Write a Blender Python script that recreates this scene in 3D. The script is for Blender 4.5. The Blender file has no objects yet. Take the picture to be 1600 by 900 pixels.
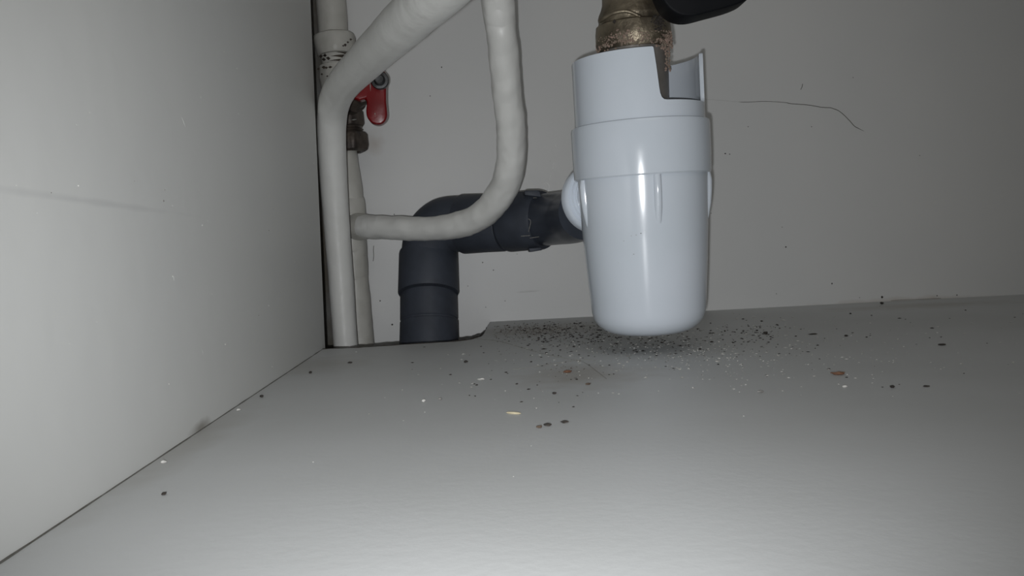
import bpy, bmesh, math, random
from mathutils import Vector, Matrix, noise
random.seed(7)
sc = bpy.context.scene
COL = sc.collection

# ------------------------------------------------------------------ camera
F = 1200.0                                     # focal length in pixels of the 1600 px wide frame
YAW, PITCH, ROLL = map(math.radians, (3.26, 2.71, -2.64))
D = 0.68                                       # depth of the back wall
fw = Vector((math.sin(YAW)*math.cos(PITCH), math.cos(YAW)*math.cos(PITCH), -math.sin(PITCH)))
r0 = fw.cross(Vector((0, 0, 1))).normalized(); u0 = r0.cross(fw)
RX = r0*math.cos(ROLL) + u0*math.sin(ROLL)
UP = -r0*math.sin(ROLL) + u0*math.cos(ROLL)
def ray(u, v): return fw*F + RX*(u-800) - UP*(v-450)
_d = ray(760, 503)
H = -_d.z/_d.y*D                               # camera height above the cabinet floor
CAM = Vector((0, 0, H))
def P(u, v, y):                                # world point at depth y seen at (u, v)
    d = ray(u, v); return CAM + d*(y/d.y)
def PF(u, v, z=0.0):                           # world point on the floor seen at (u, v)
    d = ray(u, v); return CAM + d*((z-H)/d.z)
def W(px, p): return px*(p-CAM).dot(fw)/F      # pixels to metres at p
cam = bpy.data.cameras.new('camera'); co = bpy.data.objects.new('camera', cam); COL.objects.link(co)
cam.sensor_width = 36; cam.lens = 36*F/1600; cam.clip_start = 0.005
co.matrix_world = Matrix.Translation(CAM) @ Matrix((RX, UP, -fw)).transposed().to_4x4()
sc.camera = co

# ------------------------------------------------------------------ light
sc.view_settings.view_transform = 'Standard'; sc.view_settings.look = 'None'
sc.view_settings.gamma = 1; sc.view_settings.exposure = 0.0
wd = bpy.data.worlds.new('world'); sc.world = wd; wd.use_nodes = True
bg = wd.node_tree.nodes['Background']; bg.inputs[0].default_value = (1.0, .98, .93, 1); bg.inputs[1].default_value = 0.04
def lamp(name, typ, loc, aim, power, col, **k):
    l = bpy.data.lights.new(name, typ); l.energy = power; l.color = col
    for a, b in k.items(): setattr(l, a, b)
    o = bpy.data.objects.new(name, l); COL.objects.link(o); o.location = loc
    o.rotation_euler = (Vector(aim)-Vector(loc)).to_track_quat('-Z', 'Y').to_euler(); return o
# the phone's own flash, just left of and below its lens
lamp('phone_flash', 'SPOT', CAM - RX*0.0072 - UP*0.0108 - fw*0.014, P(800, 350, .6), 3.75, (.965, .982, 1.0),
     shadow_soft_size=0.0018, spot_size=math.radians(89), spot_blend=1.0)
# daylight of the room coming in through the open cabinet door behind and above the camera
lamp('room_light', 'AREA', (0.05, -0.50, 0.80), (0.1, 0.45, 0.0), 1.55, (1.0, .985, .94), shape='RECTANGLE', size=1.0, size_y=0.7)

# ------------------------------------------------------------------ materials
def mat(name, col, rough=.5, col2=None, scale=8, amount=1.0, bump=0, bscale=200, metal=0, spec=.5, coat=0, detail=4):
    m = bpy.data.materials.new(name); m.use_nodes = True
    n = m.node_tree.nodes; L = m.node_tree.links; b = n['Principled BSDF']
    b.inputs['Base Color'].default_value = (*col, 1); b.inputs['Roughness'].default_value = rough
    b.inputs['Metallic'].default_value = metal; b.inputs['Specular IOR Level'].default_value = spec
    b.inputs['Coat Weight'].default_value = coat
    tc = n.new('ShaderNodeTexCoord')
    if col2:
        t = n.new('ShaderNodeTexNoise'); t.inputs['Scale'].default_value = scale; t.inputs['Detail'].default_value = detail
        L.new(tc.outputs['Object'], t.inputs['Vector'])
        r = n.new('ShaderNodeMapRange'); r.inputs['From Min'].default_value = .35; r.inputs['From Max'].default_value = .65
        r.inputs['To Max'].default_value = amount; L.new(t.outputs['Fac'], r.inputs['Value'])
        x = n.new('ShaderNodeMix'); x.data_type = 'RGBA'
        x.inputs['A'].default_value = (*col, 1); x.inputs['B'].default_value = (*col2, 1)
        L.new(r.outputs['Result'], x.inputs['Factor']); L.new(x.outputs['Result'], b.inputs['Base Color'])
        m['mix'] = x.name
    if bump:
        t2 = n.new('ShaderNodeTexNoise'); t2.inputs['Scale'].default_value = bscale; t2.inputs['Detail'].default_value = 3
        L.new(tc.outputs['Object'], t2.inputs['Vector'])
        bp = n.new('ShaderNodeBump'); bp.inputs['Strength'].default_value = bump; bp.inputs['Distance'].default_value = .001
        L.new(t2.outputs['Fac'], bp.inputs['Height']); L.new(bp.outputs['Normal'], b.inputs['Normal'])
    return m
def blot(m, spots, col):
    """real stains on a surface: spots = (centre, radii, strength) in object = world space"""
    n = m.node_tree.nodes; L = m.node_tree.links; b = n['Principled BSDF']
    tc = n.new('ShaderNodeTexCoord')
    nz = n.new('ShaderNodeTexNoise'); nz.inputs['Scale'].default_value = 60; nz.inputs['Detail'].default_value = 5
    L.new(tc.outputs['Object'], nz.inputs['Vector'])
    for c, rad, s in spots:
        src = b.inputs['Base Color'].links[0].from_socket
        mp = n.new('ShaderNodeVectorMath'); mp.operation = 'SUBTRACT'; mp.inputs[1].default_value = c
        L.new(tc.outputs['Object'], mp.inputs[0])
        dv = n.new('ShaderNodeVectorMath'); dv.operation = 'DIVIDE'; dv.inputs[1].default_value = rad
        L.new(mp.outputs[0], dv.inputs[0])
        ln = n.new('ShaderNodeVectorMath'); ln.operation = 'LENGTH'; L.new(dv.outputs[0], ln.inputs[0])
        ad = n.new('ShaderNodeMath'); ad.operation = 'MULTIPLY_ADD'; ad.inputs[1].default_value = 1.4; L.new(nz.outputs['Fac'], ad.inputs[0])
        L.new(ln.outputs['Value'], ad.inputs[2])
        r = n.new('ShaderNodeMapRange'); r.inputs['From Min'].default_value = .9; r.inputs['From Max'].default_value = 1.8
        r.inputs['To Min'].default_value = s; r.inputs['To Max'].default_value = 0; L.new(ad.outputs[0], r.inputs['Value'])
        x = n.new('ShaderNodeMix'); x.data_type = 'RGBA'; x.inputs['B'].default_value = (*col, 1)
        L.new(r.outputs['Result'], x.inputs['Factor']); L.new(src, x.inputs['A']); L.new(x.outputs['Result'], b.inputs['Base Color'])
M_WALL = mat('back_wall_paint', (.70, .70, .69), .42, (.665, .67, .665), 6, 1, .12, 90)
M_LEFT = mat('side_panel_paint', (.70, .70, .675), .40, (.66, .665, .65), 5, 1, .15, 70)
M_FLOOR = mat('shelf_paint', (.60, .61, .61), .5, (.55, .56, .555), 9, 1, .06, 300)
M_EDGE = mat('raw_panel_edge', (.10, .09, .08), .9, (.05, .045, .04), 90)
M_PIPE = mat('old_gloss_pipe_paint', (.74, .74, .715), .33, (.69, .69, .665), 40, 1, .35, 130)
M_RISER = mat('aged_riser_paint', (.56, .55, .51), .45, (.48, .47, .43), 60, 1, .4, 150)
M_PVC = mat('grey_plastic', (.052, .060, .078), .55, (.042, .048, .062), 70, 1, .15, 250, spec=.35)
M_DRIP = mat('fresh_white_paint', (.88, .88, .87), .4)
M_PVCG = mat('glossy_grey_plastic', (.052, .060, .078), .3, (.042, .048, .062), 70)
M_TRAP = mat('white_plastic', (.60, .645, .705), .15, (.57, .62, .675), 20, 1, 0, coat=.2)
M_NUT = mat('white_nut_plastic', (.70, .76, .84), .2, (.68, .74, .82), 20)
M_BRASS = mat('tarnished_brass', (.30, .255, .185), .45, (.11, .09, .065), 75, 1, .6, 260, metal=.75)
M_BROWNBRASS = mat('brown_oxidised_brass', (.13, .105, .085), .5, (.05, .04, .035), 90, 1, .4, 300, metal=.45)
M_TAIL = mat('scaled_tail_metal', (.26, .24, .22), .45, (.18, .165, .15), 60, 1, .4, 200, metal=.4)
M_CRUST = mat('pink_corrosion_crust', (.36, .25, .205), .9, (.20, .17, .13), 500, 1)
M_RED = mat('red_plastic_sleeve', (.22, .005, .008), .3, (.17, .004, .006), 40, 1, .2, 120, coat=.1)
M_BLACK = mat('black_plastic', (.004, .0045, .006), .6, (.006, .0065, .008), 30, spec=.15)
M_STEEL = mat('dull_steel', (.13, .135, .14), .4, (.05, .05, .05), 120, 1, .3, 300, metal=.8)
M_DARK = mat('black_grit_and_shade', (.025, .022, .02), .9, (.05, .04, .032), 900)
M_WHITE = mat('white_grit', (.62, .62, .59), .9, (.5, .49, .46), 900)
M_GREYG = mat('grey_grit', (.30, .295, .28), .9, (.18, .17, .16), 900)
M_BROWN = mat('brown_grit', (.12, .085, .06), .9, (.08, .055, .04), 900)
M_RUST = mat('rust_flake', (.20, .105, .065), .9, (.13, .06, .03), 700)
M_STRAW = mat('wood_splinter', (.58, .52, .36), .8, (.46, .40, .27), 300)
M_HAIR = mat('hair', (.30, .29, .26), .8, (.24, .23, .2), 300)
M_CRACK = mat('crack_dirt', (.16, .155, .14), .9, (.11, .105, .09), 300)
M_SHADE = mat('recess_shade', (.15, .15, .145), .8, (.09, .08, .062), 45, 1, .3, 150)  # dark tone carries the shade of the recess behind the panel
M_CLEAR = mat('dull_grey_collar', (.13, .12, .118), .35, (.09, .085, .085), 60)

# ------------------------------------------------------------------ helpers
def link(name, me, m, parent=None, smooth=True, auto=35):
    me.materials.append(m)
    if smooth:
        me.polygons.foreach_set('use_smooth', [True]*len(me.polygons))
        try: me.set_sharp_from_angle(angle=math.radians(auto))
        except Exception: pass
    o = bpy.data.objects.new(name, me); COL.objects.link(o)
    if parent: o.parent = parent; o.matrix_parent_inverse = parent.matrix_basis.inverted()
    return o
def mesh_from(name, vs, fs):
    me = bpy.data.meshes.new(name); me.from_pydata([tuple(v) for v in vs], [], fs)
    bm = bmesh.new(); bm.from_mesh(me); bmesh.ops.recalc_face_normals(bm, faces=bm.faces); bm.to_mesh(me); bm.free(); return me
def root(name, label, cat, loc, group=None):
    o = bpy.data.objects.new(name, None); COL.objects.link(o); o.location = loc; o.empty_display_size = .02
    o['label'] = label; o['category'] = cat
    if group: o['group'] = group
    return o
def tag(o, label, cat, group=None, kind=None):
    o['label'] = label; o['category'] = cat
    if group: o['group'] = group
    if kind: o['kind'] = kind
    return o
def cr(pts, n):
    """Catmull-Rom through tuples"""
    out = []
    for i in range(len(pts)-1):
        p0 = pts[max(i-1, 0)]; p1 = pts[i]; p2 = pts[i+1]; p3 = pts[min(i+2, len(pts)-1)]
        for k in range(n):
            t = k/n
            out.append(tuple(.5*((2*b)+(-a+c)*t+(2*a-5*b+4*c-d)*t*t+(-a+3*b-3*c+d)*t**3) for a, b, c, d in zip(p0, p1, p2, p3)))
    out.append(pts[-1]); return out
def tube(name, pts, m, parent=None, seg=40, lump=0, lscale=60, cap=True, ripple=0):
    """pts: (Vector, radius) rings"""
    vs = []; fs = []; n = len(pts)
    c = [p for p, r in pts]; nrm = None
    for i, (p, r) in enumerate(pts):
        a = c[max(i-1, 0)]; b = c[min(i+1, n-1)]; k = 1
        while (b-a).length < 1e-7: k += 1; a = c[max(i-k, 0)]; b = c[min(i+k, n-1)]
        t = (b-a).normalized()
        nrm = (nrm - t*nrm.dot(t)).normalized() if nrm else t.orthogonal().normalized()
        bi = t.cross(nrm)
        for s in range(seg):
            an = 2*math.pi*s/seg; d = nrm*math.cos(an)+bi*math.sin(an)
            q = p + d*r
            if lump: q = q + d*lump*(noise.noise(q*lscale)+.5*noise.noise(q*lscale*2.7))
            vs.append(q)
    for i in range(n-1):
        for s in range(seg):
            fs.append((i*seg+s, i*seg+(s+1) % seg, (i+1)*seg+(s+1) % seg, (i+1)*seg+s))
    if cap: fs.append(tuple(range(seg))[::-1]); fs.append(tuple(range((n-1)*seg, n*seg)))
    return link(name, mesh_from(name, vs, fs), m, parent)
def pxpath(spec, n=10):
    """spec: (u, v, depth, radius in px) -> smooth rings"""
    out = []
    for u, v, y, r in cr(spec, n):
        p = P(u, v, y); out.append((p, W(r, p)))
    for _ in range(int(n*n*.6) if n >= 8 else 0):    # even out the bend
        out = [out[0]] + [((a[0]+b[0]*2+c[0])/4, (a[1]+b[1]*2+c[1])/4) for a, b, c in zip(out, out[1:], out[2:])] + [out[-1]]
    return out
def axis_frame(A, B):
    z = (B-A).normalized(); x = (RX - z*RX.dot(z)).normalized(); y = z.cross(x)    # y points into depth
    return x, y, z
def lathe(name, A, B, prof, m, parent=None, seg=64, a0=0, a1=2*math.pi, hexa=0, lump=0, lscale=80, closed=False):
    """prof: (t metres along A->B, radius)"""
    x, y, z = axis_frame(A, B); vs = []; fs = []; n = len(prof); full = abs(a1-a0-2*math.pi) < 1e-6
    S = seg if full else seg+1
    for t, r in prof:
        for s in range(S):
            an = a0+(a1-a0)*s/seg; rr = r
            if hexa and r > 0:
                w = 2*math.pi/hexa; rr = r*min(math.cos(w/2)/math.cos((an % w)-w/2)*1.0, .965)
            q = A + z*t + (x*math.cos(an)+y*math.sin(an))*rr
            if lump and r > 0: q += (q-A-z*t).normalized()*lump*(noise.noise(q*lscale)+.5*noise.noise(q*lscale*3))
            vs.append(q)
    rows = n if closed else n-1
    for i in range(rows):
        j = (i+1) % n
        for s in range(seg):
            s2 = (s+1) % S if full else s+1
            fs.append((i*S+s, i*S+s2, j*S+s2, j*S+s))
    if closed and not full:
        fs.append(tuple(i*S for i in range(n))); fs.append(tuple(i*S+seg for i in range(n))[::-1])
    me = mesh_from(name, vs, fs)
    bm = bmesh.new(); bm.from_mesh(me); bmesh.ops.remove_doubles(bm, verts=bm.verts, dist=1e-6); bm.to_mesh(me); bm.free()
    return link(name, me, m, parent)
def prism(name, outline, depth, m, parent=None, bevel=0, segs=4):
    """outline: world points in a plane, extruded by vector depth, edges rounded"""
    bm = bmesh.new(); f = bm.faces.new([bm.verts.new(p) for p in outline])
    g = bmesh.ops.extrude_face_region(bm, geom=[f])
    for v in g['geom']:
        if isinstance(v, bmesh.types.BMVert): v.co += depth
    bmesh.ops.recalc_face_normals(bm, faces=bm.faces)
    if bevel: bmesh.ops.bevel(bm, geom=list(bm.edges), offset=bevel, segments=segs, profile=.5, affect='EDGES', clamp_overlap=True)
    me = bpy.data.meshes.new(name); bm.to_mesh(me); bm.free(); return link(name, me, m, parent, auto=50)
def crumbs(name, items, m, parent=None):
    """items: (point, radius, flatness, stretch) irregular grains joined into one mesh"""
    vs = []; fs = []
    base = [(1, 0, 0), (0, 1, 0), (-1, 0, 0), (0, -1, 0), (0, 0, 1), (0, 0, -1)]
    tri = [(0, 1, 4), (1, 2, 4), (2, 3, 4), (3, 0, 4), (1, 0, 5), (2, 1, 5), (3, 2, 5), (0, 3, 5)]
    for p, r, fl, st in items:
        k = len(vs); a = random.uniform(0, 6.28); ca, sa = math.cos(a), math.sin(a)
        for b in base:
            q = Vector(b)*r*random.uniform(.7, 1.25); q.z *= fl; q.x *= st
            q = Vector((q.x*ca-q.y*sa, q.x*sa+q.y*ca, q.z)); vs.append(p+q)
        fs += [tuple(i+k for i in t) for t in tri]
    return link(name, mesh_from(name, vs, fs), m, parent, smooth=False)
def chip(name, p, rx, ry, rz, m, ang=0, seed=0):
    """one lumpy crumb as its own object, origin at its base"""
    bm = bmesh.new(); bmesh.ops.create_icosphere(bm, subdivisions=2, radius=1)
    for v in bm.verts:
        v.co *= 1+.45*noise.noise(v.co*1.6+Vector((seed*7.3, 0, 0)))
        v.co.x *= rx; v.co.y *= ry; v.co.z *= rz
    zmin = min(v.co.z for v in bm.verts)
    for v in bm.verts: v.co.z -= zmin
    bmesh.ops.rotate(bm, verts=bm.verts, cent=(0, 0, 0), matrix=Matrix.Rotation(ang, 3, 'Z'))
    me = bpy.data.meshes.new(name); bm.to_mesh(me); bm.free(); o = link(name, me, m, smooth=False); o.location = p; return o

# ------------------------------------------------------------------ the setting
XL = (PF(505, 545).x+PF(0, 880).x)/2           # plane of the left panel
ZT, ZB, XR = .60, -.14, .62
def quadbox(name, lo, hi, m):
    vs = [(x, y, z) for x in (lo[0], hi[0]) for y in (lo[1], hi[1]) for z in (lo[2], hi[2])]
    fs = [(0, 1, 3, 2), (4, 6, 7, 5), (0, 4, 5, 1), (2, 3, 7, 6), (0, 2, 6, 4), (1, 5, 7, 3)]
    o = link(name, mesh_from(name, vs, fs), m, smooth=False); o['kind'] = 'structure'; return o
wb = quadbox('wall_back', (XL-.06, D, ZB), (XR+.02, D+.018, ZT), M_WALL)
def leftpt(u, v):
    d = ray(u, v); return CAM + d*(XL/d.x)
wl = quadbox('wall_left', (XL-.018, -.12, ZB), (XL, D, ZT), M_LEFT)      # side panel, its rear edge stops short of the wall
e0, e1 = leftpt(508, 545), leftpt(485, 0)
for v in wl.data.vertices:
    if v.co.y > .5: v.co.y = e0.y + (e1.y-e0.y)*(v.co.z-e0.z)/(e1.z-e0.z)
quadbox('wall_left.001', (XL-.060, .40, ZB), (XL-.045, D, ZT), M_SHADE)   # recess side beyond the panel, its shade put into the dark colour
quadbox('floor.001', (XL-.06, -.12, ZB-.015), (XR+.02, D+.018, ZB), M_EDGE)
# cabinet floor: a board with a rough cut-out at the back left for the pipes
hole = [PF(505, 545.5), PF(520, 544.6), PF(560, 543.2), PF(600, 540.5), PF(640, 538), PF(680, 535.5), PF(712, 533.5),
        PF(735, 530.5), PF(750, 525.5), PF(757, 519), PF(760, 512), PF(764, 505.5), PF(767, 502.6)]
hole[0].x = XL
rag = []
for a, b in zip(hole, hole[1:]):
    for k in range(5):
        q = a.lerp(b, k/5)
        if k: q = q + Vector((0, .0011*noise.noise(q*160), 0))
        rag.append(q)
h_end = hole[-1].copy(); h_end.y = D
outline = [Vector((XL, -.12, 0)), Vector((XR, -.12, 0)), Vector((XR, D, 0)), h_end] + rag[::-1]
bm = bmesh.new(); vt = [bm.verts.new((p.x, p.y, 0)) for p in outline]; ft = bm.faces.new(vt)
ex = bmesh.ops.extrude_face_region(bm, geom=[ft])
for v in ex['geom']:
    if isinstance(v, bmesh.types.BMVert): v.co.z -= .016
bmesh.ops.recalc_face_normals(bm, faces=bm.faces); bmesh.ops.triangulate(bm, faces=bm.faces)
me = bpy.data.meshes.new('floor'); bm.to_mesh(me); bm.free()
fl = link('floor', me, M_FLOOR, smooth=False); fl['kind'] = 'structure'; fl.data.materials.append(M_EDGE)
for f in fl.data.polygons:
    if abs(f.normal.z) < .5 or f.center.z < -.01: f.material_index = 1
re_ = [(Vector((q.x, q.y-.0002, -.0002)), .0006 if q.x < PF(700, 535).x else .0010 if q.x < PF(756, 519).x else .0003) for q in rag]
tube('edge_shade_line', re_, M_DARK, fl, seg=8, lump=.0005, lscale=250)  # black tube added as the shadow line behind the cut-out edge
# stains: brown damp mark in the corner, dirt along the back joint, grime on the shelf
blot(M_LEFT, [(P(484, 232, D), (.02, .035, .012), .8), (Vector((XL, PF(310, 672).y, .001)), (.01, .012, .003), .75),
              (Vector((XL, D, .03)), (.02, .02, .05), .5)], (.20, .18, .15))
blot(M_LEFT, [(Vector((XL, CAM.y+ray(150, 316).y*(XL/ray(150, 316).x), CAM.z+ray(150, 316).z*(XL/ray(150, 316).x))), (.02, .075, .0012), .22)], (.33, .33, .34))
blot(M_FLOOR, [(PF(845, 515), (.055, .05, .01), .55), (PF(915, 585), (.035, .04, .01), .5), (PF(1430, 478), (.09, .03, .01), .38)], (.33, .29, .235))
blot(M_FLOOR, [(PF(300, 690), (.012, .09, .01), .35), (PF(490, 570), (.035, .04, .01), .35)], (.36, .34, .30))
blot(M_WALL, [(P(1420, 472, D), (.09, .01, .005), .5), (P(585, 225, D), (.012, .02, .012), .45)], (.40, .33, .27))

# marks on the back wall
def wallpt(u, v, off=0): return P(u, v, D-off)
ck = cr([(1098, 155), (1130, 157), (1160, 159.5), (1195, 158.5), (1225, 160), (1236, 162), (1262, 164), (1283, 167.5), (1300, 169), (1313, 175), (1325, 186), (1334, 196), (1341, 200.5), (1350, 205)], 5)
rings = []
for i, (u, v) in enumerate(ck):
    w = (.16 if u < 1160 else .75 if u < 1230 else 1.0) * min(1, (len(ck)-i)/8+.15)
    rings.append((wallpt(u, v+.4*noise.noise(Vector((u*.15, 0, 0)))), W(w*.55, wallpt(u, v))))
tube('crack', rings, M_CRACK, wb, seg=6)
for pts, r, m, nm in (([(1251, 140), (1253, 136), (1254, 131)], .5, M_CRACK, 'crack'),
                      ([(584, 384), (583.5, 392), (584, 400), (583, 408)], .5, M_CRACK, 'crack'),
                      ([(1392, 470), (1410, 468.5), (1440, 467.5), (1470, 466)], .4, M_HAIR, 'crack')):
    tube(nm, [(wallpt(u, v), W(r, wallpt(u, v))) for u, v in cr(pts, 3)], m, wb, seg=6)
for pts, r in (([(796, 457.5), (815, 456), (835, 454.5), (858, 453)], 1.7), ([(812, 459), (830, 458), (846, 456)], 1.0)):
    c = cr(pts, 5); N = len(c)
    tube('paint_ridge', [(wallpt(u, v, -.0006), max(.0002, W(r*math.sin(math.pi*(i+.5)/N), wallpt(u, v)))) for i, (u, v) in enumerate(c)], M_WALL, wb, seg=10)
def drip(pts, r):
    N = len(pts); tube('paint_drip', [(wallpt(u, v), W(r, wallpt(u, v))) for u, v in cr(pts, 3)], M_DRIP, wb, seg=6)
drip([(853, 288), (849, 296), (851, 304), (856, 300), (858, 290), (853, 285), (851, 288)], .45)
for a in ([(866, 252), (864, 264)], [(861, 272), (859, 282)], [(868, 226), (869, 230)]): drip(a, .6)
pits = [(1228, 386, 2), (1300, 443, 1.8), (1378, 464, 2.3), (1343, 465, 1), (1133, 240, 1.8), (1140, 241, 1.2), (1169, 198, 1), (1268, 198, 1.2), (1111, 333, 1),
        (594, 470, 1.6), (613, 507, 2), (754, 410, 1.4), (771, 422, 1.4), (789, 470, 1), (690, 105, 1.6), (672, 150, 1), (616, 335, 1.2), (808, 397, .9),
        (1437, 243, 1.1), (1213, 459, 1), (1222, 355, .9), (1333, 121, 1), (759, 480, 1), (731, 447, .9), (1495, 461, 1.2), (1464, 462, 1.5)]
crumbs('paint_pits', [(wallpt(u, v), W(r, wallpt(u, v)), .9, .9) for u, v, r in pits], M_DARK, wb)['kind'] = 'stuff'
nibs = []
for _ in range(170):
    u, v = random.uniform(600, 1600), random.uniform(0, 450); nibs.append((wallpt(u, v), W(random.uniform(.3, .75), wallpt(u, v)), .8, 1.0))
crumbs('paint_nibs', nibs, M_WALL, wb)['kind'] = 'stuff'
def leftpt(u, v):
    d = ray(u, v); return CAM + d*(XL/d.x)
nib2 = [(311, 84, 1.3), (350, 81, 1.2), (370, 107, 1.6), (438, 87, 1.3), (314, 152, 1.6), (372, 178, 1.2), (140, 176, 1.6), (467, 262, 1.5), (398, 266, 1),
        (122, 290, 2), (120, 195, 1.6), (316, 352, 1.2), (270, 432, 1.8), (420, 478, 1.5), (461, 410, 1.5), (200, 422, 1.2), (352, 538, 1.6), (264, 600, 2), (438, 521, 1.3), (490, 255, 1.6), (425, 573, 1)]
for _ in range(120): nib2.append((random.uniform(0, 480), random.uniform(0, 560), random.uniform(.4, .9)))
crumbs('paint_nibs', [(leftpt(u, v), W(r*.8, leftpt(u, v)), 1, .7) for u, v, r in nib2 if v < 880-.663*u-12], M_WHITE, wl)['kind'] = 'stuff'
crumbs('paint_pits', [(leftpt(u, v), W(r, leftpt(u, v)), .9, .8) for u, v, r in ((255, 314, 2.2), (257, 297, 1.6), (404, 493, 1.4), (80, 301, 1.4), (210, 283, 1.2), (420, 360, 1.2))], M_GREYG, wl)['kind'] = 'stuff'
for pts, r in (([(281, 176), (287, 190), (291, 203)], 2.6), ([(271, 428), (272, 436), (272, 442)], 2.0), ([(312, 540), (317, 550), (316, 560)], 1.6)):
    c = cr(pts, 6); N = len(c)
    tube('paint_run', [(leftpt(u, v) - Vector((W(r*.8, leftpt(u, v)), 0, 0)), max(.0001, W(r*math.sin(math.pi*(i+.5)/N)**.6, leftpt(u, v)))) for i, (u, v) in enumerate(c)], M_LEFT, wl, seg=12)
tube('paint_run', [(leftpt(u, v)-Vector((.0002, 0, 0)), W(.5, leftpt(u, v))) for u, v in cr([(395, 230), (398, 262), (400, 300), (402, 320)], 4)], M_LEFT, wl, seg=8)
# dark strip down the corner, added as its shade; dirt line along the floor joint
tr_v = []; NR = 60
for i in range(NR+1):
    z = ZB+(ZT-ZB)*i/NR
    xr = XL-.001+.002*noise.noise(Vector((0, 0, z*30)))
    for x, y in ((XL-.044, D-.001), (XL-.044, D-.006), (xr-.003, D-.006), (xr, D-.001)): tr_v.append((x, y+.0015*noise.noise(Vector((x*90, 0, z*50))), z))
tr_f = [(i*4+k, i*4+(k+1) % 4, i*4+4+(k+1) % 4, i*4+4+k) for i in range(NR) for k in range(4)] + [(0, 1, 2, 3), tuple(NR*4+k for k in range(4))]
link('corner_shade_strip', mesh_from('corner_shade_strip', tr_v, tr_f), M_SHADE)['kind'] = 'structure'
tube('joint_dirt', [(Vector((XL+.0001, PF(505, 545).y*i/50+(1-i/50)*.1, 0.0)), .00028) for i in range(51)], M_CRACK, wl, seg=6, lump=.0002, lscale=120)

# ------------------------------------------------------------------ white bottle trap
A = P(1014.5, 517, .440); B = P(993, 74, .432)
LEN = (B-A).length; U = LEN/443.0               # metres per photo pixel along the axis
def T(v): return (517-v)*U                      # photo row -> metres up the axis
rr = lambda px: W(px, (A+B)/2)
trap = root('bottle_trap', 'white plastic bottle trap with ribbed bottle hanging above the gritty floor', 'drain trap', A)
body = [(0, 0), (T(517), rr(30)), (T(516.5), rr(52)), (T(514), rr(64)), (T(509), rr(73.5)), (T(502), rr(81)), (T(493), rr(86.5)), (T(482), rr(89)),
        (T(430), rr(93)), (T(360), rr(97)), (T(300), rr(99.5)), (T(262), rr(100.5))]
bottle = lathe('bottle', A, B, body, M_TRAP, trap, 96)
x_, y_, z_ = axis_frame(A, B)
for deg in (-72, 3, 76, 136, 196, 244):        # fins around the shoulder; 0 faces the camera, + to the right
    an = math.radians(deg-90); d = x_*math.cos(an)+y_*math.sin(an); s = z_.cross(d)
    vs = []; fs = []
    prof = [(272, 103.5), (284, 105.5), (300, 105.0), (320, 103.0), (338, 99.5), (352, 95.5)]
    for v, r in prof:
        w = rr(7.2 if v < 330 else 5.5)
        base = A + z_*T(v); r_in = rr(94)
        for q, k in ((-1.0, 0), (-.75, .72), (-.35, 1), (.35, 1), (.75, .72), (1.0, 0)):
            vs.append(base + s*w*q + d*(r_in+(rr(r)-r_in)*k))
    n = len(prof)
    for i in range(n-1):
        for k in range(5): fs.append((i*6+k, i*6+k+1, (i+1)*6+k+1, (i+1)*6+k))
    fs.append(tuple(range(6))); fs.append(tuple(range((n-1)*6, n*6)))
    link('rib', mesh_from('rib', vs, fs), M_TRAP, bottle, auto=60)
col = [(T(272), rr(99)), (T(273.2), rr(103.5)), (T(271), rr(105.3)), (T(240), rr(106.2)), (T(198), rr(106.2)), (T(193.5), rr(105.2)), (T(192), rr(102.5)), (T(192), rr(96)), (T(206), rr(96))]
lathe('collar', A, B, col, M_TRAP, trap, 96)
sc_i = []
for u, v, q in ((987, 361, 1.5), (977, 391, 1.6), (973, 364, 1), (980, 363, 1), (962, 371, .9), (975, 393, 1), (993, 357, .9), (1000, 352, .8), (955, 403, .6), (1034, 477, .6)):
    c = A+z_*T(v-4); dx = rr(u-(1003+(v-300)*.058)-3)/1.06; Rb = rr(96.8 if v < 380 else 94.6 if v < 420 else 89.5)
    sc_i.append((c + x_*dx - y_*math.sqrt(Rb*Rb-dx*dx), W(q, c), .5, 1.4))
crumbs('scuff_marks', sc_i, M_GREYG, bottle)['kind'] = 'stuff'
# slotted cup above the collar: low wall all round, high wall except at the slot
ri, ro = rr(93.5), rr(99.3)
A_S, A_E = -90+5, -90+76     # slot from front-right to the right edge
TV, LV = 93.0, 168.0
prof = [(A_E+.0, TV+3), (A_E+.5, TV+.8), (A_E+1.2, TV)]
prof += [(A_E+1.2+(360-(A_E-A_S)-2.4)*k/110, TV) for k in range(1, 110)]
e = A_S+360
prof += [(e-1.2, TV), (e-.4, TV+.6), (e, TV+2.5), (e+1.6, 120), (e+3.2, 150), (e+3.8, 158), (e+5, 164), (e+7, LV-.8), (e+10, LV)]
g0, g1 = e+10, A_E+360-7
prof += [(g0+(g1-g0)*k/20, LV) for k in range(1, 21)]
prof += [(g1+2.5, LV-1), (g1+5, LV-4), (g1+6.6, LV-9), (g1+7, 150)]
cv = []; cf = []; n = len(prof)
for a, v in prof:
    an = math.radians(a); d = x_*math.cos(an)+y_*math.sin(an)
    for r_, vv in ((ri, 200), (ri, v+.8), (ri+rr(1), v), (ro-rr(1), v), (ro, v+.8), (ro, 200)):
        cv.append(A+z_*T(vv)+d*r_)
for i in range(n):
    j = (i+1) % n
    for k in range(6): cf.append((i*6+k, i*6+(k+1) % 6, j*6+(k+1) % 6, j*6+k))
link('slotted_cup', mesh_from('slotted_cup', cv, cf), M_TRAP, trap, auto=50)
lathe('cup_floor', A, B, [(T(180), 0), (T(180), ri+rr(1)), (T(184), ri+rr(1)), (T(184), 0)], M_TRAP, trap, 64)
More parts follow.
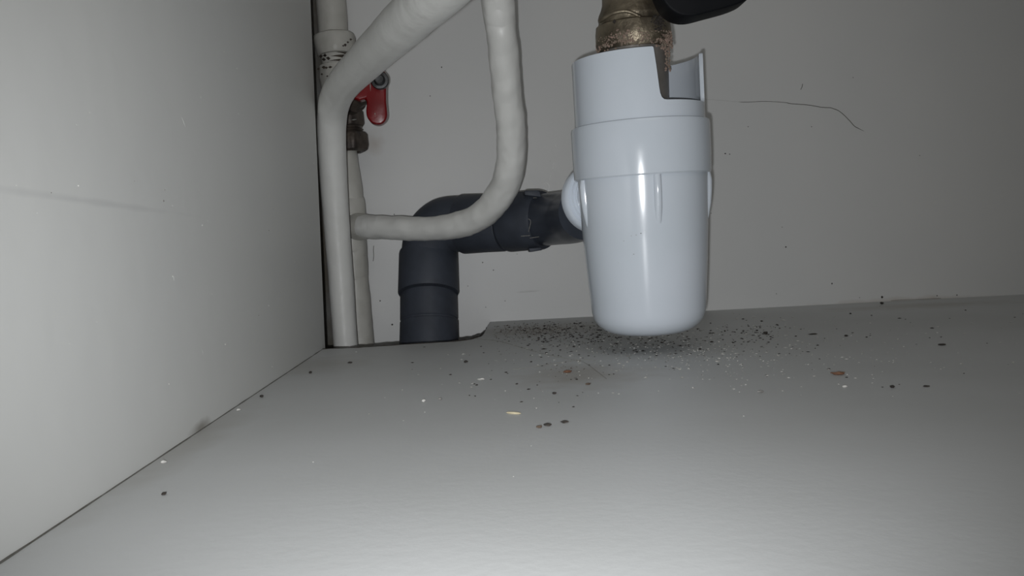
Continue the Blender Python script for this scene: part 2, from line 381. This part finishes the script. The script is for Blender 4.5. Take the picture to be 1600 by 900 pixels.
# outlet towards the grey pipe: stub, threaded nut
N0 = P(934, 309, .464); N1 = P(872, 330, .515)
od = (N1-N0).normalized()
ol = lambda a: N0.lerp(N1, a)
tube('outlet_stub', [(ol(-.5), .0150), (ol(.3), .0150)], M_TRAP, trap, 40)
nut = []
for a, r in ((-.03, 12), (-.03, 40), (-.01, 41), (-.01, 45), (.01, 46), (.01, 51), (.03, 53), (.06, 54), (.13, 54), (.16, 52.5), (.17, 46), (.19, 10)):
    nut.append((ol(a), W(r, N0)))
on = tube('outlet_nut', nut, M_NUT, trap, 48)
tube('sealing_ring', [(ol(-.045), W(30, N0)), (ol(-.045), W(34, N0)), (ol(-.028), W(34.5, N0))], M_TRAP, on, 40)

# ------------------------------------------------------------------ grey waste pipe
waste = root('waste_pipe', 'dark grey plastic waste pipe with elbow rising through the floor cut-out', 'drain pipe', P(672, 600, .628))
def straight(name, a, b, prof, m, parent, **k):
    """prof: (fraction, radius px)"""
    out = []
    for t, r in prof:
        u, v, y = (a[i]+(b[i]-a[i])*t for i in range(3)); p = P(u, v, y); out.append((p, W(r, p)))
    return tube(name, out, m, parent, **k)
straight('pipe', (672, 640, .600), (669.5, 446, .632), [(0, 46.5), (.25, 46.5), (.5, 46.6), (.70, 45.2), (.705, 44), (.72, 44), (.725, 44.8), (1, 44.2)], M_PVC, waste, seg=56, lump=.0005, lscale=70)
straight('socket', (669.5, 459, .624), (669.5, 395, .638), [(0, 42), (0, 46.6), (.03, 47.4), (.95, 45.8), (1, 45), (1, 40)], M_PVC, waste, seg=56)
el = cr([(670, 400, .636, 42.5), (672, 383, .636, 43), (679, 366, .634, 43.8), (693, 354, .632, 44.2), (710, 350.5, .630, 44), (726, 350, .628, 43)], 8)
tube('elbow', [(P(u, v, y), W(r, P(u, v, y))) for u, v, y, r in el], M_PVC, waste, 56)
straight('socket', (724, 350.5, .628), (789, 347.5, .610), [(0, 42), (0, 45.6), (.03, 46.4), (.5, 45.6), (.96, 45.4), (.99, 44.8), (1, 44.5), (1, 38)], M_PVC, waste, seg=56)
straight('pipe_end', (780, 348, .612), (802, 347, .607), [(0, 37), (1, 37)], M_BLACK, waste, seg=40)
cp = straight('coupling', (795.5, 347.1, .6085), (849, 343.5, .590), [(0, 42), (0, 46.0), (.04, 46.8), (.5, 46.2), (.93, 46.4), (1, 45), (1, 40)], M_PVC, waste, seg=56)
pl = P(820, 303, .578)
prism('lug', [P(820, 305, .575), P(819, 298.5, .575), P(821, 297.5, .575), P(841, 297, .575), P(844, 300, .575), P(846, 308, .575)], Vector((0, .02, 0)), M_PVC, cp, .0006, 2)
prism('lug', [P(826, 388, .580), P(846, 386, .580), P(847, 391, .580), P(828, 394, .580)], Vector((0, .015, 0)), M_PVC, cp, .0006, 2)
sp = [(846, 343.5, .591, 40.5), (860, 342.5, .583, 40.8), (876, 341, .572, 41), (890, 339.5, .560, 41.5), (900, 337, .548, 42), (912, 333, .534, 42)]
tube('spigot', pxpath(sp, 6), M_PVCG, waste, 56)
# scuffs moulded/scraped on the coupling
for pts in ([(822, 299), (820, 306), (827, 310), (838, 309), (843, 315), (843, 326), (838, 334)], [(818, 337), (824, 341), (829, 345), (828, 353), (826, 362)], [(814, 369), (828, 368)], [(828, 372), (842, 370)]):
    path = []
    for u, v in cr(pts, 4):
        dv = (v-346)/46.0; y = .5968 - .0225*math.sqrt(max(0, 1-min(1, dv*dv))) - (u-820)*.0003
        p = P(u, v, y); path.append((p, W(.55, p)))
    tube('scuff_mark', path, M_GREYG, cp, seg=5)

# ------------------------------------------------------------------ painted riser with tee, stopcock
RY = .655
riser = root('riser_pipe', 'thin painted riser pipe in the back left corner with a side tee', 'pipe', P(565, 600, RY))
tube('lower_pipe', pxpath([(577, 660, RY, 22), (570, 600, RY, 22), (562, 540, RY, 22), (557, 470, RY, 21.5), (553, 432, RY, 21.5), (551, 400, RY, 21.5), (548, 350, RY, 22), (546, 300, RY, 21.5), (541, 262, RY, 19.5), (538, 220, RY, 17.5), (536, 200, RY, 17.5)], 8), M_RISER, riser, 40, lump=.0006, lscale=80)
tube('upper_pipe', pxpath([(527, 120, RY, 21), (524, 90, RY, 22), (521, 60, RY, 22.5), (519, 30, RY, 23), (517, 0, RY, 23), (513, -70, RY, 23), (508, -160, RY, 23)], 6), M_RISER, riser, 40, lump=.0004, lscale=60)
for v0, v1, rp in ((372, 402, 23), (401, 434, 23)):
    tube('tee_sleeve', pxpath([(548.5+(v0-372)*.06, v0, RY, rp-1), (549+(v0-372)*.06, v0+2, RY, rp), (549+(v1-372)*.06, v1-2, RY, rp), (549.5+(v1-372)*.06, v1, RY, rp-1)], 3), M_RISER, riser, 40, lump=.0004)
tube('tee', pxpath([(549, 395, RY, 22), (549, 385, RY, 24.5), (547, 320, RY, 24.0), (546, 312, RY, 21)], 5), M_RISER, riser, 40, lump=.0008)
tube('tee_branch', pxpath([(548, 355, RY, 18), (552, 355, .650, 22), (563, 354.5, .645, 21.5), (572, 354.5, .641, 19.5), (574, 354.5, .640, 17)], 4), M_RISER, riser, 40, lump=.0007)

loop = root('looped_pipe', 'white painted pipe curving from the riser tee up and out of frame', 'pipe', P(575, 355, .638))
tube('bent_tube', pxpath([(566, 354.5, .642, 19), (582, 354.5, .637, 19.6), (590, 355, .634, 18.6), (620, 356.5, .626, 18.6), (660, 358, .615, 18.8), (700, 356, .600, 19.5), (735, 347, .588, 21), (760, 332, .578, 22),
    (781, 308, .568, 23.0), (793, 280, .558, 23.5), (799, 250, .550, 23.2), (799, 215, .542, 22.8), (795, 170, .532, 23), (790, 120, .522, 23.2), (784, 60, .510, 24), (779, 10, .500, 25.5), (774, -30, .492, 25.5), (766, -120, .475, 26), (758, -260, .468, 26), (748, -450, .468, 26), (740, -680, .468, 26)], 8), M_PIPE, loop, 48, lump=.0009, lscale=75)
tube('sleeve_joint', pxpath([(774, -40, .490, 26), (776, -10, .497, 26.3), (780, 20, .502, 25.4), (782.5, 38, .506, 23.5)], 4), M_PIPE, loop, 48, lump=.0008, lscale=60)

front = root('bent_pipe', 'thick white painted pipe standing in front of the red valve and bending up right', 'pipe', P(541, 560, .607))
tube('bent_tube', pxpath([(552, 660, .607, 18.8), (544, 580, .607, 18.8), (539.5, 540, .607, 18.9), (534.5, 460, .605, 19.2), (529, 390, .600, 19.6), (523.5, 320, .594, 20.3), (519, 250, .584, 21.4), (517.5, 200, .574, 22.3), (520, 165, .560, 23.3), (531, 136, .535, 25.5),
    (556, 110, .500, 28), (590, 77, .450, 31.5), (630, 38, .390, 36), (668, 1, .340, 40.5), (705, -36, .300, 45.5), (752, -84, .262, 52), (792, -150, .240, 57), (806, -250, .232, 59), (806, -420, .232, 59), (806, -700, .232, 59), (806, -1100, .232, 59)], 9), M_PIPE, front, 56, lump=.0003, lscale=35)

cock = root('stopcock', 'old part painted brass stopcock on the corner riser with a red lever', 'valve', P(540, 240, RY))
def vlathe(name, pa, pb, prof, m, parent, **k):
    a = P(*pa); b = P(*pb); L_ = (b-a).length
    return lathe(name, a, b, [(t*L_, W(r, a)) for t, r in prof], m, parent, **k)
vlathe('compression_nut', (526, 87, RY), (522, 53, RY), [(0, 18), (0, 28), (.08, 30), (.3, 31), (.75, 33), (.9, 31.5), (.97, 27), (1, 22)], M_RISER, cock, seg=72, lump=.0008)
vlathe('threaded_neck', (528, 106, RY), (526, 84, RY), [(0, 20), (.05, 22), (.2, 20), (.3, 22.5), (.45, 20), (.6, 22.5), (.75, 20), (.9, 22), (1, 20)], M_BROWNBRASS, cock, seg=40)
up = vlathe('upper_body', (532, 150, RY), (527, 102, RY), [(0, 22), (.2, 27), (.6, 30), (.8, 28.5), (.97, 27.5), (1, 24)], M_RISER, cock, seg=48, lump=.0008)
# flaked paint: bare dark patches on nut and body
fl_items = []
for u, v, r in ((539.5, 70, 2.4), (543, 66, 1.4), (548, 61.5, 2), (536, 71.5, 1.8), (508, 87, 2.6), (513, 91, 2.4), (506, 105, 2.4), (510, 106, 2.4), (516, 105, 2.0), (498, 108, 1.8), (503, 116, 1.6), (506, 93, 2.2), (495, 74, 1), (512, 119, 1.6), (501, 88, 2.4)):
    yy = RY - W(30, P(u, v, RY))*math.sqrt(max(.02, 1-((u-524)/33)**2))*.93; p = P(u, v, yy); fl_items.append((p, W(r*1.35, p), .8, 1.3))
crumbs('bare_patches', fl_items, M_BROWNBRASS, cock)['kind'] = 'stuff'
vlathe('lower_body', (540, 180, RY), (535, 138, RY), [(0, 22), (.1, 25.5), (.35, 24), (.7, 26), (1, 26)], M_BROWNBRASS, cock, seg=40, lump=.0006)
vlathe('hex_collar', (541.5, 199, RY), (539, 175, RY), [(0, 20), (.03, 28), (.15, 29.5), (.85, 29.5), (.97, 28), (1, 20)], M_BROWNBRASS, cock, seg=60, hexa=6)
vlathe('threaded_tail', (543, 212, RY), (541.5, 197, RY), [(0, 22), (.15, 24.5), (.3, 22), (.5, 25), (.65, 22.5), (.85, 25), (1, 22)], M_BROWNBRASS, cock, seg=40)
vlathe('compression_nut', (545, 238, RY), (542.5, 206, RY), [(0, 20), (.0, 27), (.08, 31), (.3, 33), (.8, 32.5), (.93, 29), (1, 23)], M_BROWNBRASS, cock, seg=72, hexa=6)
crumbs('paint_spatter', [(P(553, 187, RY-.0165), .0016, .4, 2.0), (P(566, 160, RY-.02), .0012, 1.6, .6)], M_RISER, cock)['kind'] = 'stuff'
# bonnet coming towards the lever
bon = tube('bonnet', [(P(u, v, y), W(r, P(u, v, y))) for u, v, y, r in ((538, 158, .655, 20), (548, 160, .640, 19), (556, 158, .630, 17), (556, 158, .630, 13), (575, 148, .618, 12), (592, 130, .606, 10))], M_BROWNBRASS, cock, 32)
LY = .600
blade_px = [(541, 146), (552, 135), (570, 122.5), (583, 114), (594, 108), (602, 112), (605, 124), (603, 138), (603, 158), (604.5, 172), (605, 181), (602, 189), (596, 194), (588, 195), (579, 191), (573, 183), (571.5, 173), (573, 160), (571, 153.5), (561, 157), (551, 153)]
lev = prism('lever', [P(u, v, LY) for u, v in blade_px], Vector((0, .010, 0)), M_RED, cock, .0022, 4)
ln = P(593, 125, LY-.0045)
tube('lever_nut', [(ln+Vector((0, .0055, 0)), .0066), (ln+Vector((0, .0012, 0)), .0070), (ln+Vector((0, 0, 0)), .0064), (ln+Vector((0, -.0001, 0)), .0044), (ln+Vector((0, -.0022, 0)), .0040), (ln+Vector((0, -.003, 0)), .0030), (ln+Vector((0, -.0028, 0)), .0016), (ln+Vector((0, -.0015, 0)), .0012)], M_STEEL, lev, 6*4)
crumbs('paint_spatter', [(P(578.5, 134, LY-.0003), .0006, 7, .8), (P(573, 128, LY-.0003), .0005, 4, .8), (P(586, 178, LY-.0002), .0006, 1.5, .8)], M_RISER, lev)['kind'] = 'stuff'

# ------------------------------------------------------------------ corroded brass fitting above the trap
BA = P(994, 158, .4365); BB = P(985, -60, .432)
ub = (BB-BA).length/218.0
fit = root('brass_fitting', 'corroded brass waste fitting with dark green stains seated in the white trap cup', 'plumbing fitting', BA)
def TB(v): return (158-v)*ub
w = lambda px: W(px, BA)
lathe('body', BA, BB, [(TB(80), w(30)), (TB(79), w(55)), (TB(70), w(58.5)), (TB(50), w(57.5)), (TB(40), w(56.5)), (TB(37), w(53)), (TB(32), w(52)), (TB(28), w(53.5)), (TB(22), w(52)), (TB(14), w(48)), (TB(5), w(45.5)), (TB(-60), w(44)), (TB(-120), w(44)), (TB(-124), w(52)), (TB(-165), w(52)), (TB(-170), w(40)), (TB(-700), w(40)), (TB(-700), 0)],
      M_BRASS, fit, 72, lump=.0009, lscale=70)
# slanting raised cast ridge on the body
rg = []
for u, v in cr([(938, 33), (955, 22), (975, 17.5), (990, 21), (1005, 29), (1022, 36), (1040, 40)], 5):
    t = (u-990)/56.0; y = .434 - w(52)*math.sqrt(max(0, 1-min(.98, t*t)))
    p = P(u, v, y); rg.append((p, W(3.0, p)))
tube('cast_ridge', rg, M_BRASS, fit, 12)
lathe('tail', BA, BB, [(TB(170), w(52)), (TB(78), w(53)), (TB(70), w(40))], M_TAIL, fit, 48, hexa=12)
cr_items = []
xb, yb, zb = axis_frame(BA, BB)
for _ in range(800):
    a = random.uniform(-math.pi, 0) if random.random() < .75 else random.gauss(-math.radians(48), .25)
    side = math.degrees(a) > -62
    v = random.gauss(68, 5) if not side else random.uniform(58, 118) if random.random() < .65 else random.gauss(70, 6)
    if side and v > 85 and math.degrees(a) < -42: continue
    r = w(57.5) if v < 80 else w(53.5)
    p = BA + zb*TB(v) + (xb*math.cos(a)+yb*math.sin(a))*r
    cr_items.append((p, random.uniform(.0003, .0009), 1, 1))
crumbs('corrosion_crust', cr_items, M_CRUST, fit)['kind'] = 'stuff'
dk = []
for _ in range(90):
    a = math.radians(-90+random.gauss(32, 5)); v = random.uniform(38, 60); dk.append((BA+zb*TB(v)+(xb*math.cos(a)+yb*math.sin(a))*w(57), random.uniform(.0006, .0013), 1, 1))
for _ in range(8): dk.append((BA+zb*TB(random.gauss(41, 2))+(xb*math.cos(math.radians(-128))+yb*math.sin(math.radians(-128)))*w(56.5), .0009, 1, 1))
crumbs('dark_stain', dk, M_DARK, fit)['kind'] = 'stuff'
tube('lever_stem', [(P(1000, -20, .432), .007), (P(1050, -25, .395), .007)], M_BRASS, fit, 24)
KY = .400
kp = [(1010, -70), (1014, -20), (1018, 0), (1027, 20), (1040, 33), (1055, 39), (1072, 39), (1095, 33), (1125, 25), (1146, 17), (1158, 8), (1167, -6), (1170, -30), (1166, -70)]
prism('lever_handle', [P(u, v, KY) for u, v in cr(kp+[kp[0]], 2)[:-1]], Vector((0, -.016, 0)), M_BLACK, fit, .004, 4)

# ------------------------------------------------------------------ grit on the shelf
def floorok(u, v):
    if v < 505-(u-770)*.0512+2: return False
    if u < 770 and v < 548-(u-505)*.045: return False
    if v < 880-.663*u+4: return False
    return True
def scatter(n, clusters, s0, s1, flat=.45):
    out = []; tot = sum(c[4] for c in clusters)
    while len(out) < n:
        k = random.uniform(0, tot)
        for c in clusters:
            k -= c[4]
            if k <= 0: break
        u, v = random.gauss(c[0], c[2]), random.gauss(c[1], c[3])
        if not floorok(u, v): continue
        p = PF(u, v); r = W(random.uniform(s0, s1)*random.choice((1, 1, 1, 1.5)), p)
        out.append((p+Vector((0, 0, r*flat*.6)), r, flat, random.uniform(.8, 2.0)))
    return out
dark = scatter(760, [(960, 530, 75, 14, 5), (880, 522, 45, 9, 2.5), (1185, 522, 18, 8, 1.3), (1110, 530, 60, 14, 1.6), (1000, 545, 150, 22, 1.6), (1200, 540, 170, 35, .8), (850, 580, 90, 22, .8), (1450, 500, 90, 20, .3)], .5, 2.0)
g = crumbs('loose_grit', dark, M_DARK); tag(g, 'black and dark brown loose grit scattered below the white trap', 'grit', kind='stuff')
wh = scatter(760, [(1000, 540, 110, 18, 4), (1150, 555, 90, 25, 4), (1330, 540, 150, 35, 3), (850, 555, 110, 35, 2), (700, 620, 160, 50, .6)], .5, 1.9)
g = crumbs('paint_flakes', wh, M_WHITE); tag(g, 'tiny white paint flakes sprinkled over the shelf floor', 'paint flakes', kind='stuff')
gr = scatter(520, [(960, 532, 90, 16, 4), (1100, 540, 90, 22, 3), (870, 520, 55, 10, 3)], .5, 1.5)
g = crumbs('plaster_dust', gr, M_GREYG); tag(g, 'grey plaster dust lying around and under the white trap', 'dust', kind='stuff')
br = scatter(420, [(850, 515, 38, 7, 5), (800, 518, 20, 7, 1.5), (890, 575, 22, 6, .5)], .45, 1.1)
g = crumbs('rust_dust', br, M_BROWN); tag(g, 'brown rust dust near the back wall right of the floor cut-out', 'dust', kind='stuff')
single = [  # u, v, half width px, half height px, material, name, label, category
 (843, 667, 4.5, 2.6, M_BROWN, 'rust_crumb', 'palest and leftmost of three brown crumbs lying in a row on the open floor', 'crumb'),
 (855.5, 664, 4.8, 2.8, M_DARK, 'rust_crumb', 'dark crumb in the middle of the row of three on the open floor', 'crumb'),
 (882, 659.5, 5.4, 2.6, M_DARK, 'rust_crumb', 'dark crumb at the right end of the row of three on the open floor', 'crumb'),
 (1310, 584, 9.5, 3.2, M_RUST, 'rust_flake', 'long orange brown rust flake on the floor to the right', 'flake'),
 (1320, 604, 3.6, 2.5, M_WHITE, 'paint_chip', 'white paint chip just below the long rust flake', 'chip'),
 (1394, 604.5, 3.2, 2.6, M_DARK, 'black_crumb', 'round black crumb on the floor, right of the rust flake', 'crumb'),
 (1447, 603.5, 4.4, 1.8, M_DARK, 'black_crumb', 'flat black crumb farthest right on the open floor', 'crumb'),
 (1472, 538.5, 5.5, 2, M_DARK, 'black_crumb', 'long black crumb on the floor near the right end of the back wall', 'crumb'),
 (1188, 612, 4.4, 2, M_GREYG, 'grey_crumb', 'grey crumb on the floor below the right cluster of grit', 'crumb'),
 (887, 580.5, 5.6, 2.8, M_RUST, 'rust_flake', 'small red brown rust lump in the yellow stain left below the trap', 'flake'),
 (866, 614.5, 3, 2.1, M_DARK, 'black_crumb', 'black crumb below the rust lump and above the row of three', 'crumb'),
 (919, 600, 4, 1.9, M_BROWN, 'rust_crumb', 'small brown crumb right below the yellow stained patch', 'crumb'),
 (728, 565, 2.8, 2.4, M_DARK, 'black_crumb', 'black crumb on the floor in front of the grey pipe', 'crumb'),
 (752, 592.5, 5, 2, M_WHITE, 'paint_chip', 'flat white paint chip on the floor in front of the grey pipe', 'chip'),
 (662, 626.5, 2.6, 2.8, M_WHITE, 'paint_chip', 'small white chip beside a faint ring mark on the left floor', 'chip'),
 (688, 623.5, 2.6, 2.2, M_GREYG, 'grey_crumb', 'grey crumb just right of a small white chip on the left floor', 'crumb'),
 (409, 619.5, 2.6, 2.4, M_DARK, 'black_crumb', 'black crumb on the floor close to the left panel', 'crumb'),
 (373, 640.5, 3, 2.4, M_WHITE, 'paint_chip', 'white chip on the floor against the left panel, the farther one', 'chip'),
 (256, 721.5, 4, 3, M_WHITE, 'paint_chip', 'white chip on the floor against the left panel, the nearer one', 'chip'),
 (256, 771.5, 3.4, 3, M_DARK, 'black_crumb', 'black crumb nearest the camera at the lower left', 'crumb'),
 (485, 582, 1.8, 2.4, M_DARK, 'black_crumb', 'tiny black crumb on the floor near the foot of the painted pipes', 'crumb'),
 (547, 566.5, 3.4, 1.7, M_DARK, 'black_crumb', 'flat black crumb right below the foot of the front pipe', 'crumb'),
 (1378, 465, 2.2, 2.2, M_DARK, 'black_crumb', 'black crumb at the back edge of the floor against the wall', 'crumb'),
 (1196, 520, 3, 2.6, M_DARK, 'black_crumb', 'tall black crumb topping the grit cluster right of the trap', 'crumb'),
 (1270, 522, 6.5, 1.3, M_DARK, 'black_splinter', 'slim black splinter on the floor right of the grit cluster', 'splinter'),
 (1322, 524.5, 2.8, 1.9, M_DARK, 'black_crumb', 'black crumb right of the slim black splinter', 'crumb'),
]
for i, (u, v, hw, hh, m, nm, lb, ct) in enumerate(single):
    v2 = max(v+hh*.6, 505-(u-770)*.0512+1.5); p = PF(u, v2)
    k = 1.15
    tag(chip(nm, p, W(hw, p)*k, W(hh, p)*1.4, W(hh, p)*.75, m, random.uniform(-.3, .3), i), lb, ct)
pa, pb = PF(791, 644.5, .0004), PF(814, 646, .0004)
o = tube('wood_splinter', [(pa.lerp(pb, t), r) for t, r in ((0, .0001), (.15, .0004), (.5, .00048), (.85, .0004), (1, .0001))], M_STRAW, None, 8)
tag(o, 'pale straw coloured wood splinter lying left of the row of three crumbs', 'splinter')
# fine hairs on the shelf
for nm, pts, lb in (('hair', [(735, 528), (752, 530), (780, 533), (815, 543), (850, 553), (885, 560), (912, 566), (930, 578), (948, 592)], 'long fine hair running from the cut-out forward across the stained floor'),
                    ('hair', [(802, 577), (830, 574), (858, 569), (885, 565), (905, 562), (930, 563)], 'short fine hair crossing the longer hair left below the trap')):
    o = tube(nm, [(PF(u, v, .0002), W(.26, PF(u, v))) for u, v in cr(pts, 6)], M_HAIR, None, 5); tag(o, lb, 'hair')
